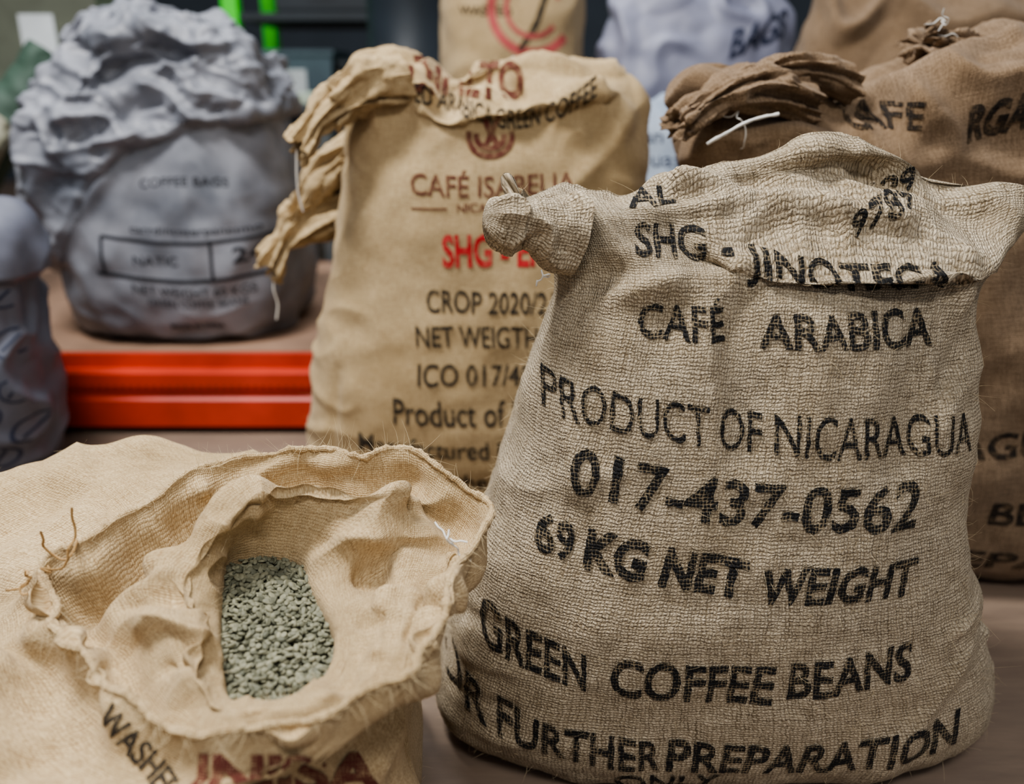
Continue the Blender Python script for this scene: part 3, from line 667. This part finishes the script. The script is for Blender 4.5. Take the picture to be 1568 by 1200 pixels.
for X in(-2.55,-.68):
    for Y in(3.08,3.6): box('leg',(X,Y,0),(X+.05,Y+.05,.71),m_leg,wb)
box('lower_shelf',(-2.55,3.08,.25),(-.65,3.65,.27),m_leg,wb)
gp=empty('lime_green_rack'); m_lime=plain('lime_green_paint',srgb(70,215,50),.4)
for X in(-1.19,-.50): 
    for Y in (3.8,4.4): box('post',(X,Y,0),(X+.065,Y+.065,2.2),m_lime,gp)
m_dk=plain('black_plastic',srgb(40,46,52),.5); m_bin=plain('slate_plastic',srgb(80,98,108),.5); m_olive=plain('olive_plastic',srgb(96,100,88),.6)
for Z in(.62,1.02,1.5): box('shelf',(-1.12,3.8,Z),(-.50,4.46,Z+.03),m_dk,gp)
def bin_(name,x,y,z,w,dp,h,mat,lab=None,parent=None):
    e=empty(name); e.parent=parent; t=.92
    o=[];
    for (s,zz) in((t,0),(1,h),(1.06,h),(1.06,h-.02),(1.0,h-.022)):
        o.append([(x-w/2*s,y-dp/2*s,z+zz),(x+w/2*s,y-dp/2*s,z+zz),(x+w/2*s,y+dp/2*s,z+zz),(x-w/2*s,y+dp/2*s,z+zz)])
    inn=[[(x+sx*w/2*.95,y+sy*dp/2*.95,z+zz) for sx,sy in((-1,-1),(1,-1),(1,1),(-1,1))] for zz in(h,.02)]
    rings=[o[0],o[4],o[3],o[2],inn[0],inn[1]]; V=[v for r in rings for v in r]; F=[[3,2,1,0]]
    for k in range(5):
        for i in range(4): F.append([k*4+i,k*4+(i+1)%4,(k+1)*4+(i+1)%4,(k+1)*4+i])
    F.append([20,21,22,23]); mk('tub',V,F,mat,e,False)
    if lab: box('label',(x-w*.14,y-dp/2*1.0-.006,z+h*.35),(x+w*.14,y-dp/2*.98-.001,z+h*.7),lab,e,.001)
    return e
m_lab=plain('label_white',srgb(200,206,210),.6)
bin_('storage_bin',-1.62,3.35,.747,.42,.4,.36,m_olive,m_lab)
bin_('storage_bin',-.93,4.1,.652,.32,.4,.26,m_bin,m_lab,gp); bin_('storage_bin',-.63,4.1,.652,.22,.4,.22,m_dk,m_lab,gp)
bin_('storage_bin',-.80,4.1,1.052,.4,.4,.24,m_dk,m_lab,gp)
bin_('storage_bin',-2.15,3.35,.747,.4,.4,.26,plain('navy_plastic',srgb(40,58,92),.5))
dr=empty('steel_drum'); m_dr=plain('dark_slate_paint',srgb(40,48,56),.45)
prof=[(0,0),(.15,0),(.158,.01),(.155,.03),(.155,.38),(.163,.39),(.163,.41),(.155,.42),(.155,.78),(.163,.79),(.163,.81),(.155,.82),(.155,1.15),(.16,1.16),(.16,1.18),(.15,1.18),(.148,1.165),(0,1.165)]
th=np.linspace(0,2*np.pi,49); G_=np.array([[(-.36+r*math.cos(a),3.3+r*math.sin(a),zz) for a in th] for r,zz in prof]); gridobj('shell',G_,m_dr,dr)
tb=empty('green_tarp_roll'); mt=plain('tarp_green',srgb(52,74,62),.7); mt2=plain('canvas_beige',srgb(140,138,120),.8)
tube('roll_green',[(-1.62,2.35,.34),(-1.5,2.4,.55),(-1.38,2.5,.72),(-1.30,2.56,.86)],[.10,.09,.07,.05],mt,tb,32,60,jit=.012)
tube('roll_beige',[(-1.70,2.15,.30),(-1.52,2.2,.45),(-1.40,2.3,.60),(-1.34,2.36,.68)],[.07,.06,.05,.03],mt2,tb,32,60,jit=.012)

# ============================================================ lights
def area(name,loc,size,power,col,rot=(0,0,0)):
    l=bpy.data.lights.new(name,'AREA'); l.shape='RECTANGLE'; l.size=size[0]; l.size_y=size[1]; l.energy=power; l.color=col
    o=bpy.data.objects.new(name,l); o.location=loc; o.rotation_euler=rot; COL.objects.link(o)
area('ceiling_light',(-1.1,1.0,3.0),(1.0,.4),125,(1,.98,.95))
area('ceiling_light',(.2,-1.0,3.0),(1.2,.5),56,(1,.98,.95))
area('ceiling_light',(-.6,3.2,3.4),(2.5,.6),60,(.95,.97,1))
w=bpy.data.worlds.new('World'); scene.world=w; w.use_nodes=True; w.node_tree.nodes['Background'].inputs[0].default_value=(.92,.94,1,1); w.node_tree.nodes['Background'].inputs[1].default_value=.36
try: scene.view_settings.look='AgX - Medium High Contrast'
except Exception as ex: print(ex)
cam=bpy.data.cameras.new('Camera'); co=bpy.data.objects.new('Camera',cam); COL.objects.link(co); scene.camera=co
co.location=(0,0,.78); co.rotation_euler=(math.radians(70),0,0); cam.sensor_width=36; cam.lens=29.85; cam.clip_start=.02
cam.dof.use_dof=True; cam.dof.focus_distance=.89; cam.dof.aperture_fstop=2.2
